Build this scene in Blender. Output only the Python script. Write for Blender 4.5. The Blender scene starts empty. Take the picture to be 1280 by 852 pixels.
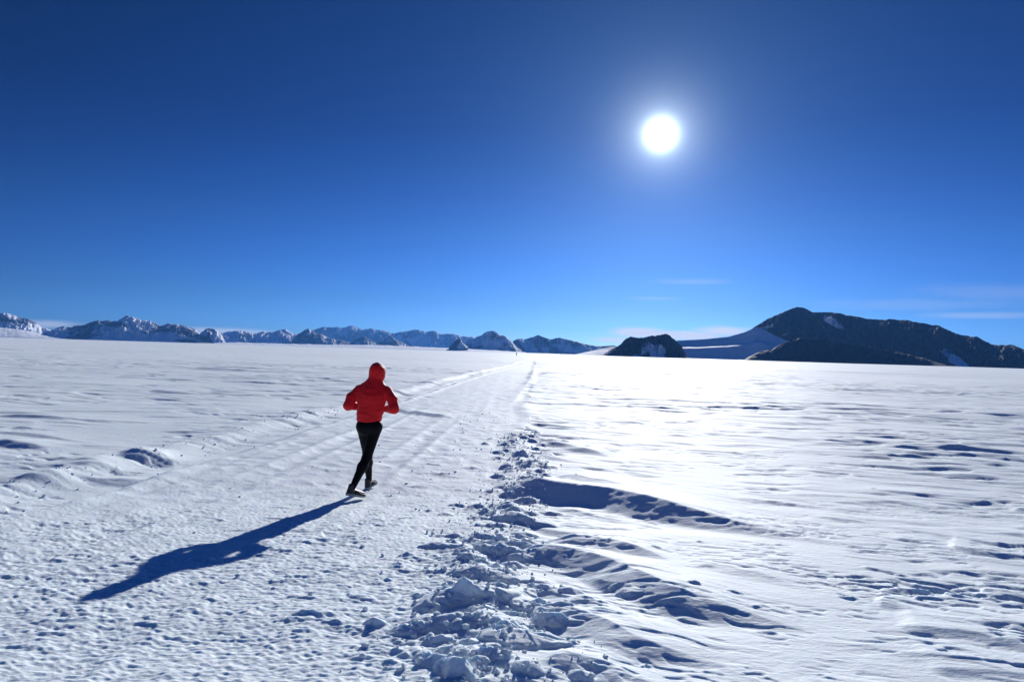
import bpy, math, random
import numpy as np
from mathutils import Vector, Matrix
C = bpy.context; SC = C.scene; COL = SC.collection
R = math.radians

# ---------------------------------------------------------------- camera
F = 853.0                                  # focal length in units of a 1280-wide frame (24 mm)
CAM_H = 1.95
ROLL = R(1.72); PITCH = R(0.94)
cam_d = bpy.data.cameras.new('camera'); cam = bpy.data.objects.new('camera', cam_d); COL.objects.link(cam)
SC.camera = cam
cam_d.sensor_width = 36.0; cam_d.lens = 36.0 * F / 1280.0
cam_d.clip_start = 0.05; cam_d.clip_end = 120000
cam.matrix_world = (Matrix.Translation((0, 0, CAM_H)) @ Matrix.Rotation(R(90) + PITCH, 4, 'X') @ Matrix.Rotation(ROLL, 4, 'Z'))
CM = np.array(cam.matrix_world.to_3x3())
def ray(px, py):                           # direction of a photo pixel
    return CM @ np.array([(px - 640) / F, -(py - 426) / F, -1.0])

# ---------------------------------------------------------------- world, sun, exposure
d = ray(826, 168); SUN = d / np.linalg.norm(d)
SUN_AZ = math.atan2(SUN[0], SUN[1]); SUN_EL = math.asin(SUN[2])
w = bpy.data.worlds.new('World'); SC.world = w; w.use_nodes = True
nt = w.node_tree; N = nt.nodes; L = nt.links
for n in list(N): N.remove(n)
def node(nt, t, **kw):
    n = nt.nodes.new(t)
    for k, v in kw.items():
        if k.startswith('in_'): n.inputs[k[3:].replace('_', ' ')].default_value = v
        elif k.startswith('i') and k[1:].isdigit(): n.inputs[int(k[1:])].default_value = v
        else: setattr(n, k, v)
    return n
def math_(nt, op, a, b=None, clamp=False):
    n = nt.nodes.new('ShaderNodeMath'); n.operation = op; n.use_clamp = clamp
    for i, v in enumerate((a, b)):
        if v is None: continue
        if isinstance(v, (int, float)): n.inputs[i].default_value = v
        else: nt.links.new(v, n.inputs[i])
    return n.outputs[0]
out = node(nt, 'ShaderNodeOutputWorld'); bg = node(nt, 'ShaderNodeBackground')
bg.inputs[1].default_value = 0.10
sky = node(nt, 'ShaderNodeTexSky'); sky.sky_type = 'NISHITA'; sky.sun_disc = False
sky.sun_elevation = SUN_EL; sky.sun_rotation = SUN_AZ
sky.altitude = 800; sky.air_density = 1.0; sky.dust_density = 0.15; sky.ozone_density = 3.0
pre = node(nt, 'ShaderNodeVectorMath', operation='SCALE'); pre.inputs['Scale'].default_value = 0.05
L.new(sky.outputs[0], pre.inputs[0])
gam = node(nt, 'ShaderNodeGamma'); gam.inputs[1].default_value = 2.4       # deep polar blue: higher contrast than the stock sky
L.new(pre.outputs[0], gam.inputs[0])
tc = node(nt, 'ShaderNodeTexCoord')
nrm = node(nt, 'ShaderNodeVectorMath', operation='NORMALIZE'); L.new(tc.outputs['Generated'], nrm.inputs[0])
sep = node(nt, 'ShaderNodeSeparateXYZ'); L.new(nrm.outputs[0], sep.inputs[0])
ramp = node(nt, 'ShaderNodeValToRGB'); els = (0, 4, 10, 18, 30, 45, 90)
tint = ((.95, 2.4, 9.2), (1.5, 2.3, 5.0), (2.4, 3.1, 4.4), (2.5, 3.4, 4.15), (3.6, 5.4, 5.4), (24, 33, 31), (42, 69, 70))
while len(ramp.color_ramp.elements) < 7: ramp.color_ramp.elements.new(.5)
for e_, a_, c_ in zip(ramp.color_ramp.elements, els, tint): e_.position = a_ / 90; e_.color = (*[q / 70 for q in c_], 1)
L.new(math_(nt, 'DIVIDE', math_(nt, 'ARCSINE', sep.outputs[2]), math.pi / 2), ramp.inputs[0])
tm = node(nt, 'ShaderNodeVectorMath', operation='MULTIPLY'); L.new(gam.outputs[0], tm.inputs[0]); L.new(ramp.outputs[0], tm.inputs[1])
ts = node(nt, 'ShaderNodeVectorMath', operation='SCALE'); ts.inputs['Scale'].default_value = 70 / 0.10 / 2 ** 0.2; L.new(tm.outputs[0], ts.inputs[0])
# the sun's own disc and aureole in the sky
dt = node(nt, 'ShaderNodeVectorMath', operation='DOT_PRODUCT'); L.new(nrm.outputs[0], dt.inputs[0]); dt.inputs[1].default_value = tuple(SUN)
ang = math_(nt, 'ARCCOSINE', math_(nt, 'MINIMUM', dt.outputs['Value'], 0.9999999))
def gauss(a, sig, amp):
    q = math_(nt, 'DIVIDE', a, sig); q = math_(nt, 'MULTIPLY', q, q)
    return math_(nt, 'MULTIPLY', math_(nt, 'EXPONENT', math_(nt, 'MULTIPLY', q, -1.0)), amp)
def expo(a, sig, amp):
    return math_(nt, 'MULTIPLY', math_(nt, 'EXPONENT', math_(nt, 'DIVIDE', a, -sig)), amp)
core = gauss(ang, R(.98), 30.0)
halo = math_(nt, 'ADD', expo(ang, R(1.45), 13.0), expo(ang, R(7.5), 0.5))
glow = math_(nt, 'ADD', core, halo)
gc = node(nt, 'ShaderNodeVectorMath', operation='SCALE'); gc.inputs[0].default_value = (0.80, 0.93, 1.0); L.new(glow, gc.inputs['Scale'])
add = node(nt, 'ShaderNodeVectorMath', operation='ADD'); L.new(ts.outputs[0], add.inputs[0]); L.new(gc.outputs[0], add.inputs[1])
# thin clouds low over the saddle and wisps to the right
az = math_(nt, 'ARCTAN2', sep.outputs[0], sep.outputs[1]); el = math_(nt, 'ARCSINE', sep.outputs[2])
cmb = node(nt, 'ShaderNodeCombineXYZ'); L.new(az, cmb.inputs[0]); L.new(math_(nt, 'MULTIPLY', el, 5.0), cmb.inputs[1])
cn = node(nt, 'ShaderNodeTexNoise'); cn.inputs['Scale'].default_value = 13; cn.inputs['Detail'].default_value = 6; cn.inputs['Roughness'].default_value = 0.5
L.new(cmb.outputs[0], cn.inputs['Vector'])
cn2 = node(nt, 'ShaderNodeTexNoise'); cn2.inputs['Scale'].default_value = 3; cn2.inputs['Detail'].default_value = 2
L.new(cmb.outputs[0], cn2.inputs['Vector'])
def azel(px, py):
    d = ray(px, py); d = d / np.linalg.norm(d); return math.atan2(d[0], d[1]), math.asin(d[2])
def cloud(px, py, wpx, hpx, amp, nz):
    a0, e0 = azel(px, py)
    qa = math_(nt, 'DIVIDE', math_(nt, 'SUBTRACT', az, a0), wpx / F)
    qe = math_(nt, 'DIVIDE', math_(nt, 'SUBTRACT', el, e0), hpx / F)
    q = math_(nt, 'ADD', math_(nt, 'MULTIPLY', qa, qa), math_(nt, 'MULTIPLY', qe, qe))
    g = math_(nt, 'EXPONENT', math_(nt, 'MULTIPLY', q, -1.0))
    m = math_(nt, 'ADD', g, math_(nt, 'MULTIPLY', math_(nt, 'SUBTRACT', cn.outputs[0], 0.5), nz))
    m = math_(nt, 'MULTIPLY', math_(nt, 'SUBTRACT', m, 0.35), 2.0, True)
    m = math_(nt, 'MULTIPLY', m, math_(nt, 'MULTIPLY', g, amp))
    return m
cl = None
for args in ((798, 415, 44, 8, 1.5, 1.0), (850, 419, 70, 7, 1.5, 1.0), (905, 414, 45, 8, 1.1, .8), (770, 425, 40, 5, .8, .8), (868, 352, 60, 5, .14, 1.0), (822, 373, 45, 3, .15, .8),
             (1225, 394, 70, 5, .22, 1.2), (1150, 380, 130, 9, .10, 1.2), (1260, 365, 120, 12, .10, 1.4), (270, 413, 90, 5, .5, .8), (60, 405, 40, 6, .5, .8)):
    c = cloud(*args); cl = c if cl is None else math_(nt, 'MAXIMUM', cl, c)
mixc = node(nt, 'ShaderNodeMix', data_type='RGBA'); L.new(math_(nt, 'MINIMUM', cl, 0.95), mixc.inputs[0])
L.new(add.outputs[0], mixc.inputs[6]); mixc.inputs[7].default_value = (7.4, 7.3, 7.2, 1)
L.new(mixc.outputs[2], bg.inputs[0]); L.new(bg.outputs[0], out.inputs[0])

sl = bpy.data.lights.new('sun', 'SUN'); so = bpy.data.objects.new('sun', sl); COL.objects.link(so)
sl.energy = 5.0; sl.angle = R(0.55); sl.color = (1.0, 0.985, 0.955)
so.rotation_euler = Vector(SUN).to_track_quat('Z', 'Y').to_euler(); so.location = (0, 0, 50)
SC.view_settings.view_transform = 'Standard'; SC.view_settings.look = 'None'
HAZE = 5.0e-5
SC.view_settings.exposure = 0.2; SC.view_settings.gamma = 1

# ---------------------------------------------------------------- helpers
def tag(o, label=None, cat=None, group=None, kind=None):
    for k, v in (('label', label), ('category', cat), ('group', group), ('kind', kind)):
        if v: o[k] = v
    return o
def link(name, me, mat=None, parent=None):
    o = bpy.data.objects.new(name, me); COL.objects.link(o)
    if mat is not None and not me.materials: me.materials.append(mat)
    if parent is not None: o.parent = parent
    return o
def mesh_np(name, V, Q, smooth=True):
    me = bpy.data.meshes.new(name); Q = np.asarray(Q, np.int32); k = Q.shape[1]
    me.vertices.add(len(V)); me.vertices.foreach_set('co', np.asarray(V, np.float32).ravel())
    me.loops.add(Q.size); me.loops.foreach_set('vertex_index', Q.ravel())
    me.polygons.add(len(Q)); me.polygons.foreach_set('loop_start', np.arange(0, Q.size, k, dtype=np.int32))
    me.polygons.foreach_set('use_smooth', np.full(len(Q), smooth, dtype=bool))
    me.update(calc_edges=True); return me
def h2(ix, iy, seed):
    n = (ix.astype(np.int64) * 374761393 + iy.astype(np.int64) * 668265263 + seed * 974711) & 0xffffffff
    n = ((n ^ (n >> 13)) * 1274126177) & 0xffffffff
    n = ((n ^ (n >> 16)) * 2246822519) & 0xffffffff
    return ((n ^ (n >> 15)) & 0xffffff) / float(0x1000000)
def pn(x, y, seed=0):                                   # 2-D gradient noise, about -1..1
    x0 = np.floor(x); y0 = np.floor(y); fx = x - x0; fy = y - y0
    u = fx * fx * fx * (fx * (fx * 6 - 15) + 10); v = fy * fy * fy * (fy * (fy * 6 - 15) + 10)
    def g(dx, dy):
        a = h2(x0 + dx, y0 + dy, seed) * 2 * np.pi
        return np.cos(a) * (fx - dx) + np.sin(a) * (fy - dy)
    a = g(0, 0); b = g(1, 0); c = g(0, 1); e = g(1, 1)
    return 1.5 * ((a + (b - a) * u) + ((c + (e - c) * u) - (a + (b - a) * u)) * v)
def fbm(x, y, o=4, seed=0, gain=.5):
    s = 0; a = 1
    for i in range(o): s = s + a * pn(x, y, seed + i * 17); x = x * 2.03 + 3.1; y = y * 2.03 - 1.7; a *= gain
    return s
def ridged(x, y, o=4, seed=0, gain=.5):
    s = 0; a = 1
    for i in range(o): s = s + a * (1 - np.abs(pn(x, y, seed + i * 17))); x = x * 2.03 + 3.1; y = y * 2.03 - 1.7; a *= gain
    return s
def cells(x, y, seed):                                  # rounded chunks: F1 distance with a random height each
    ix = np.floor(x); iy = np.floor(y); best = np.full(x.shape, 9.0); val = np.zeros(x.shape)
    for i in (-1, 0, 1):
        for j in (-1, 0, 1):
            cx = ix + i; cy = iy + j
            dx = cx + h2(cx, cy, seed) - x; dy = cy + h2(cx, cy, seed + 5) - y
            dd = dx * dx + dy * dy; k = dd < best
            best = np.where(k, dd, best); val = np.where(k, h2(cx, cy, seed + 9), val)
    return np.sqrt(best), val
def ss(a, b, x):
    t = np.clip((x - a) / (b - a), 0, 1); return t * t * (3 - 2 * t)

# ---------------------------------------------------------------- terrain
def macro(x, y):                                        # the ground rises a little toward the camera
    t = 9.3 - y
    return 0.05 * np.where(t > 0, np.sqrt(t * t + 1.0) - 1.0, 0) * (1 - ss(9, 14, t))
def g(px, py):                                          # where a photo pixel meets the macro ground
    d = ray(px, py); z = 0.0
    for _ in range(12):
        t = (z - CAM_H) / d[2]; p = d * t; z = float(macro(p[0], p[1]))
    return np.array([p[0], p[1]])

# polar grid, fine in front of the viewpoint, coarse behind it
fine = np.linspace(R(-52), R(52), 1560)
coarse = np.arange(R(54), R(306), R(3.0))
AZ = np.concatenate([fine, coarse]); NF = len(fine)
rr = [0.0, 0.6, 1.2, 1.8, 2.4]; r = 2.8
while r < 30000:
    rr.append(r); r += min(r * r / (683 * 1.95) * 0.66, r * (.0047 if r < 110 else .009)) if r < 450 else r * 0.03
RR = np.array(rr); NR = len(RR); NA = len(AZ)
SP = np.maximum(np.gradient(RR), RR * (fine[1] - fine[0]))[:, None]       # mesh spacing per row
X = RR[:, None] * np.sin(AZ)[None]; Y = RR[:, None] * np.cos(AZ)[None]
def aa(lam): return np.clip((lam / SP - 1.6) / 2, 0, 1)
def rot(x, y, deg):
    c, s = math.cos(R(deg)), math.sin(R(deg)); return x * c + y * s, -x * s + y * c
H = macro(X, Y)
def edge_l(y): return -5.35 + 0.060 * (y - 12) - 0.10 * np.exp(-np.abs(y - 20) / 14)
def berm_x(y): return -0.22 + 0.036 * y + 0.10 * np.sin(y * 0.7)
dl = X - edge_l(Y); db = X - berm_x(Y)
road = ss(0.0, 0.5, dl) * (1 - ss(-0.5, 0.0, db)) * (Y > 0)
calm = 1 - .7 * ss(.1, .5, db) * (1 - ss(2.2, 3.6, db - .12 * (Y - 6))) * (1 - ss(10, 14, Y)) * (Y > 0); right = ss(0.0, 0.8, db) * calm; left = 1 - ss(-0.6, 0.2, dl)
near = 1 - ss(25, 60, RR)[:, None]
# broad undulation
H += 0.05 * fbm(X / 7, Y / 7, 2, 3) * (1 - .8 * road) * (1 - .6 * ss(2, 0, np.hypot(X + 2, Y - 9.4) / 1.5))
H += (0.10 * pn(X / 26, Y / 22, 8) + 0.25 * pn(X / 90, Y / 70, 9)) * ss(15, 50, RR)[:, None]
# wind-carved sastrugi: long along the wind, short across it
for (deg, ls, lt, amp, seed, msk) in ((-24, 2.6, .62, .050, 21, right), (-15, 1.1, .24, .018, 33, right + left * .9), (-8, 3.2, .8, .045, 45, left),
                                      (-12, 7.0, 1.8, .085, 57, ss(12, 25, RR)[:, None] * (1 - road)), (-6, 20., 5, .17, 63, ss(30, 60, RR)[:, None] * (1 - .6 * road)),
                                      (-16, .5, .10, .006, 71, 1 - .6 * road)):
    s, t = rot(X + .5 * pn(X / 2.1, Y / 2.1, seed + 1) * lt * 2, Y + .6 * pn(X / 3, Y / 3, seed + 2) * lt * 2, deg)
    n = 1 - np.abs(pn(s / ls, t / lt, seed)) * 1.7 + .35 * pn(s / ls * 2.2, t / lt * 2.4, seed + 4)
    n = np.where(n > .45, n, .45 + (n - .45) * .35)
    patch = ss(-.35, .35, pn(X / (ls * 2.4), Y / (ls * 1.7), seed + 6))
    H += .46 * amp * n * patch * msk * aa(lt * .8)
# little wind-cut ledges at every scale
lr = np.where(X > berm_x(Y), 1., 0.)
for (ls, lt, amp, seed, r0, r1, r2, r3) in ((.8, .22, .010, 301, 0, 1, 14, 22), (2.2, .55, .022, 311, 0, 1, 30, 45), (5.5, 1.3, .05, 321, 8, 16, 70, 100), (13, 3.2, .09, 331, 22, 40, 160, 240), (34, 8, .20, 341, 60, 100, 500, 900)):
    msk = ss(r0, r1, RR)[:, None] * (1 - ss(r2, r3, RR)[:, None]) * (1 - .85 * road)
    for deg, side in ((-20, lr), (-5, 1 - lr)):
        s, t = rot(X + .4 * lt * pn(X / lt / 2, Y / lt / 2, seed + 1), Y + .5 * lt * pn(X / lt / 3, Y / lt / 2, seed + 2), deg)
        n = pn(s / ls, t / lt, seed) + .4 * pn(s / ls * 2.3, t / lt * 2.1, seed + 3)
        patch = ss(-.25, .35, pn(X / (ls * 1.5), Y / (ls * 1.1), seed + 5))
        wdt = np.clip(1.2 * SP / lt, .06, .4)
        H += amp * (.72 if side is lr else .5) * ss(-wdt, wdt, n) * (1 - .7 * ss(.3, 1.0, n)) * patch * msk * side * aa(lt * .8) * calm
# torn crusty patches
s, t = rot(X, Y, -14)
n = pn(s / .20, t / .075, 81) + .5 * pn(s / .09, t / .04, 83)
patch = ss(.05, .45, fbm(X / 1.7, Y / 1.2, 3, 85)) * (1 - road * .8)
H += -(.016 + .010 * (db > 0)) * ss(-.1, .35, n) * patch * aa(.1) * calm
for ls, lt, dep, seed, r0, r1, sc in ((.34, .11, .016, 401, 0, 13, 1.6), (.7, .22, .026, 411, 5, 28, 3.2), (1.5, .5, .045, 421, 14, 60, 7.), (3.6, 1.2, .075, 431, 30, 140, 18.)):
    s, t = rot(X + .3 * ls * pn(X / ls, Y / ls, seed + 1), Y + .5 * lt * pn(X / lt / 2, Y / lt / 2, seed + 2), -16)
    n = pn(s / ls, t / lt, seed) + .55 * pn(s / ls * 2.4, t / lt * 2.2, seed + 3)
    patch = ss(.0, .40, fbm(X / sc, Y / (sc * .6), 3, seed + 5)) * (1 - road * .9) * ss(r0 * .6, r0 + .01, RR)[:, None] * (1 - ss(r1 * .7, r1, RR)[:, None])
    H += -dep * np.where(X > berm_x(Y), .9, .55) * ss(.0, np.clip(.25 + SP / lt, .25, .8), n) * patch * aa(lt) * (.35 + .65 * calm)
# trampled surface of the track
k = Y[:, :NF] > 0
nr = int(np.searchsorted(RR, 34))
Xn, Yn = X[:nr, :NF], Y[:nr, :NF]
wx = Xn + .03 * pn(Xn * 9, Yn * 9, 90); wy = Yn + .03 * pn(Xn * 9, Yn * 9, 91)
f1, v1 = cells(wx / .085, wy / .06, 91); f2, v2 = cells(wx / .23, wy / .17, 92)
rough = ss(-.5, .5, pn(Xn / 1.1, Yn / 1.5, 94)) * .75 + .25
a_n = np.broadcast_to(aa(.12)[:nr], Xn.shape); a_m = np.broadcast_to(aa(.25)[:nr], Xn.shape)
rg = road[:nr, :NF]; rg2 = np.clip(rg + .55 * np.exp(-(dl[:nr, :NF] / 2.2) ** 2) * (dl[:nr, :NF] < 0), 0, 1)
H[:nr, :NF] += (np.clip(.5 - f1, 0, 1) * (v1 > .45) * v1 * .012 * a_n * rough + np.clip(.5 - f2, 0, 1) * (v2 > .82) * .020 * a_m * rough) * rg2
H[:nr, :NF] += (-.011 * np.abs(pn(Xn / .19, Yn / .11, 95)) * a_n * (.4 + rough) - .008 * np.abs(pn(Xn / .07, Yn / .05, 98)) * a_n + .004 * pn(Xn / .045, Yn / .04, 96) * a_n) * rg2
H += (.012 * pn(X / .5, Y / .6, 97) * aa(.5) - .020 * np.abs(pn(X / .42, Y / .5, 98)) * ss(7, 12, RR)[:, None] * aa(.4) - .028 * np.abs(pn(X / .9, Y / 1.1, 99)) * ss(13, 22, RR)[:, None] * aa(.8)) * (road + .4 * np.exp(-(dl / 2.5) ** 2) * (dl < 0))
# wheel ruts along the track
yy = Y
for off, wd, dp, sd in ((.75, .16, .020, 1), (1.9, .2, .022, 2), (2.3, .12, .014, 3), (3.6, .18, .014, 4), (4.1, .12, .010, 5)):
    xx = dl - off * (1 - np.clip(Y, 0, 120) / 260) - .12 * pn(Y / 6, Y * 0 + sd, 100 + sd)
    fade = .35 + .65 * ss(9, 16, Y)
    H += dp * fade * ((-np.exp(-(xx / wd) ** 2) + .8 * np.exp(-((np.abs(xx) - wd * 1.5) / (wd * .5)) ** 2)) * (Y > 0)) * (1 - ss(100, 300, Y)) * aa(wd) * (1.8 + 1.8 * ss(8, 20, Y))
# the furrow at the track's left edge with its thrown-up banks
fx = dl - .1 * pn(Y / 3, Y * 0, 111); ff = ss(5.5, 9, Y) * (1 - ss(90, 200, Y))
H += ff * (-.09 * np.exp(-(fx / .52) ** 4) + .045 * np.exp(-((fx + .90) / .34) ** 2) * (1 + .6 * pn(Y / .8, X / .5, 112)) + .055 * np.exp(-((fx - .62) / .18) ** 2) * (1 + .5 * pn(Y / .7, X, 113)))
bank = np.exp(-((fx[:nr, :NF] + .95) / .5) ** 2) * ff[:nr, :NF]
H[:nr, :NF] += bank * np.clip(.6 - f2, 0, 1) * v2 * .034 * a_m * ss(-.2, .5, pn(Yn / 1.8, Xn / 2, 114))

# --- drawn features
def cols(a0, a1): return np.clip(np.searchsorted(fine, [a0, a1]), 0, NF)
def window(pts, pad):
    pts = np.asarray(pts); lo = pts.min(0) - pad; hi = pts.max(0) + pad
    cs = np.array([[lo[0], max(lo[1], .2)], [lo[0], hi[1]], [hi[0], max(lo[1], .2)], [hi[0], hi[1]]])
    a = np.arctan2(cs[:, 0], cs[:, 1]); r1 = np.hypot(cs[:, 0], cs[:, 1]).max()
    rx = 0 if lo[0] < 0 < hi[0] else min(abs(lo[0]), abs(hi[0])); r0 = math.hypot(rx, max(lo[1], 0))
    c0, c1 = cols(a.min(), a.max()); i0, i1 = np.searchsorted(RR, [r0, r1])
    return slice(i0, i1), slice(c0, c1)
def drift(pix, hgt, wn, wf, taper=(.25, .6), wob=.028, seed=0, world=False):
    """a drift crest along a line: steep toward the viewer side (right of travel), gentle beyond"""
    P = np.array([p if world else g(*p) for p in pix])
    # smooth subdivision
    for _ in range(2):
        Q = [P[0]]
        for a, b in zip(P[:-1], P[1:]): Q += [a * .75 + b * .25, a * .25 + b * .75]
        P = np.array(Q + [P[-1]])
    win = window(P, max(wf * 3, .3)); x = X[win].copy(); y = Y[win].copy()
    if x.size == 0: return
    x2 = x + wob * pn(x / .5, y / .5, 200 + seed) + wob * .35 * pn(x / .13, y / .13, 210 + seed); y2 = y + wob * pn(x / .5, y / .5, 220 + seed) + wob * .3 * pn(x / .14, y / .14, 211 + seed)
    seg = np.hypot(*(P[1:] - P[:-1]).T); acc = np.concatenate([[0], np.cumsum(seg)]); tot = acc[-1]
    best = np.full(x.shape, 1e9); sg = np.zeros(x.shape); par = np.zeros(x.shape); over = np.zeros(x.shape)
    for i, (a, b) in enumerate(zip(P[:-1], P[1:])):
        e = b - a; l2 = e @ e; t = ((x2 - a[0]) * e[0] + (y2 - a[1]) * e[1]) / l2; tcl = np.clip(t, 0, 1)
        dx = x2 - a[0] - tcl * e[0]; dy = y2 - a[1] - tcl * e[1]; dd = dx * dx + dy * dy
        k = dd < best; best = np.where(k, dd, best); sg = np.where(k, e[0] * dy - e[1] * dx, sg)
    ch = P[-1] - P[0]; par = np.clip(((x2 - P[0][0]) * ch[0] + (y2 - P[0][1]) * ch[1]) / (ch @ ch), 0, 1)
    D = np.sqrt(best); far = sg > 0
    tp = ss(0, taper[0], par) * (1 - ss(1 - taper[1], 1, par))
    wnn = wn * (.35 + .65 * tp); wff = wf * (.5 + .5 * tp)
    prof = np.where(far, np.exp(-(D / wff) ** 1.6), np.clip(1 - D / wnn, 0, 1) ** 1.3 - .22 * np.exp(-((D - wnn * 1.25) / (wnn * .7)) ** 2))
    H[win] += hgt * (.6 if world else .52) * tp * prof
def lump(px, py, wid, hgt, dep=None, sharp=2.6, seed=0, world=None, tail=0.0):
    """block of snow: steep all round, with an optional lee tail to the right"""
    c = g(px, py) if world is None else world; dep = dep or wid * .6
    win = window([c], wid * 1.6 + tail); x = X[win] - c[0]; y = Y[win] - c[1]
    if x.size == 0: return
    a = (seed * 37 % 100) / 100 * 1.2 - .6; ca, sa = math.cos(a), math.sin(a)
    wr = wid * .5
    x = x + .22 * wr * pn((x + c[0]) / (wr * .8), (y + c[1]) / (wr * .8), 300 + seed) ; y = y + .22 * wr * pn((x + c[0]) / (wr * .8), (y + c[1]) / (wr * .8), 320 + seed)
    u = (x * ca + y * sa) / wr; v = (-x * sa + y * ca) / (dep * .5)
    if tail > 0:
        along = (x * .86 - y * .5); v = v + 0; u = np.where(along > 0, u * wr / (wr + tail), u)
    q = (np.abs(u) ** sharp + np.abs(v) ** sharp) ** (1 / sharp)
    body = np.clip(1 - q, 0, 1) ** .55 * (1 + .25 * (u * math.cos(seed) + v * math.sin(seed)))
    H[win] += hgt * .42 * body

# left side drifts and hollows
drift([(-10, 552), (15, 557), (45, 560), (80, 566)], .13, .30, .5, seed=1)
drift([(-20, 542), (30, 543), (80, 550), (120, 556)], .06, .2, .5, seed=2)
drift([(152, 569), (175, 571), (200, 573), (222, 578)], .17, .32, .5, (.2, .25), seed=3)
drift([(10, 603), (40, 603), (75, 604), (95, 608)], .08, .18, .5, seed=4)
drift([(60, 575), (90, 578), (130, 584)], .05, .15, .4, seed=5)
drift([(486, 512), (515, 515), (545, 519), (572, 523)], .13, .35, .6, (.15, .3), .03, seed=6)
drift([(100, 600), (150, 598), (200, 600), (240, 606)], .05, .2, .5, seed=7)
drift([(-20, 520), (60, 524), (110, 527), (160, 532)], .07, .3, .8, seed=8)
drift([(220, 463), (280, 465), (340, 468)], .16, .7, 1.8, seed=9)
drift([(180, 487), (250, 491), (310, 494)], .10, .5, 1.2, seed=10)
for i, (px, py, wd, hh) in enumerate([(115, 592, .4, .12), (150, 588, .3, .1), (205, 570, .35, .12), (215, 545, .4, .14), (235, 548, .3, .1), (262, 538, .35, .12), (300, 528, .4, .14), (318, 524, .3, .12),
        (330, 521, .4, .13), (362, 516, .3, .1), (390, 517, .35, .12), (282, 535, .3, .09), (240, 575, .3, .06), (170, 560, .3, .08)]):
    lump(px, py, wd, hh * .42, seed=40 + i)

# right side: drift tails streaming off the berm
drift([(648, 604), (672, 612), (700, 618), (760, 623), (830, 640), (905, 656), (990, 671), (1060, 682)], .33, .52, .85, (.10, .55), seed=11)
drift([(690, 628), (730, 640), (800, 652), (850, 655)], .06, .2, .35, seed=12)
drift([(690, 594), (712, 599), (745, 607), (800, 617)], .12, .26, .5, (.2, .4), seed=13)
drift([(672, 553), (700, 557), (730, 563), (768, 571)], .11, .3, .6, (.2, .4), seed=14)
drift([(665, 565), (700, 574), (740, 580)], .05, .2, .5, seed=15)
drift([(628, 690), (670, 692), (720, 699), (760, 712), (810, 737), (870, 760), (950, 776), (1030, 792)], .20, .36, .62, (.12, .4), seed=16)
drift([(672, 677), (712, 679), (755, 685), (800, 697), (850, 708)], .14, .22, .45, (.2, .45), seed=17)
drift([(640, 655), (690, 664), (750, 672), (820, 690)], .05, .16, .4, seed=18)
drift([(668, 762), (705, 770), (745, 785), (790, 806), (850, 822), (900, 828)], .13, .26, .45, (.15, .45), seed=19)
drift([(655, 730), (700, 745), (745, 760), (800, 790), (850, 806)], .06, .16, .4, seed=20)
drift([(660, 836), (700, 830), (750, 835), (800, 852), (840, 868)], .10, .2, .35, seed=21)
drift([(730, 722), (765, 735), (790, 742), (820, 752)], .05, .12, .3, seed=22)
drift([(850, 700), (900, 712), (960, 722), (1020, 740)], .045, .2, .5, seed=23)
drift([(1125, 783), (1165, 789), (1210, 793), (1250, 802), (1320, 812)], .05, .14, .5, (.15, .2), .06, seed=24)
drift([(1185, 684), (1215, 691), (1250, 695), (1310, 700)], .05, .10, .5, (.1, .2), .05, seed=25)
drift([(1160, 838), (1210, 840), (1290, 848)], .035, .10, .4, (.2, .1), seed=26)
drift([(1195, 728), (1225, 738), (1270, 750)], .06, .14, .3, (.2, .2), .08, seed=27)
drift([(1090, 752), (1120, 756), (1150, 762)], .05, .14, .3, seed=28)
drift([(640, 672), (655, 668), (690, 672)], .05, .12, .3, seed=29)
drift([(900, 470), (1000, 473), (1080, 476)], .20, .8, 2., seed=30)
drift([(1000, 503), (1060, 505), (1130, 509)], .10, .45, 1.2, seed=31)
drift([(1120, 490), (1200, 494), (1280, 498)], .13, .6, 1.4, seed=32)
drift([(780, 508), (830, 510), (880, 512)], .08, .4, 1.2, seed=33)
drift([(1030, 550), (1080, 555), (1130, 560)], .06, .22, .7, seed=34)
drift([(1150, 560), (1220, 566), (1300, 570)], .07, .3, .8, seed=35)
drift([(640, 505), (652, 490), (664, 474), (670, 462)], .10, .35, .5, (.1, .2), seed=36)
# wind tails repeated at random over the right-hand field
rng = random.Random(5)
for i in range(70):
    y = 4.6 + 22 * rng.random() ** 1.5; x = berm_x(y) + (2.6 if y < 11 else .8) + rng.random() * (y * .7 + .5); l = rng.uniform(.35, 1.3) * (1 + y / 20); a = R(rng.uniform(-40, -8) if x < 2.5 else rng.uniform(-26, 2))
    p = np.array([x, y]); e = np.array([math.cos(a), math.sin(a)]) * l; nn = np.array([-e[1], e[0]]) * rng.uniform(-.15, .15)
    drift([p, p + e * .33 + nn, p + e * .66 + nn, p + e], rng.uniform(.010, .03) * (1 + y / 30), rng.uniform(.05, .10) * (1 + y / 16), rng.uniform(.2, .4), seed=400 + i, world=True, wob=.04)
for i in range(60):
    y = 6 + 30 * rng.random() ** 1.3; x = edge_l(y) - .8 - rng.random() * (y * .6); l = rng.uniform(.4, 1.6) * (1 + y / 25); a = R(rng.uniform(-20, 8))
    p = np.array([x, y]); e = np.array([math.cos(a), math.sin(a)]) * l
    drift([p, p + e * .5, p + e], rng.uniform(.012, .035) * (1 + y / 30), rng.uniform(.06, .12) * (1 + y / 16), rng.uniform(.25, .6), seed=600 + i, world=True, wob=.05)
for i in range(25):                                    # small windblown knobs on the near right
    y = 4.4 + 10 * rng.random() ** 1.3; x = berm_x(y) + 1.6 + rng.random() * (y * .8)
    lump(0, 0, rng.uniform(.05, .16), rng.uniform(.02, .05), seed=800 + i, world=np.array([x, y]))

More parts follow.
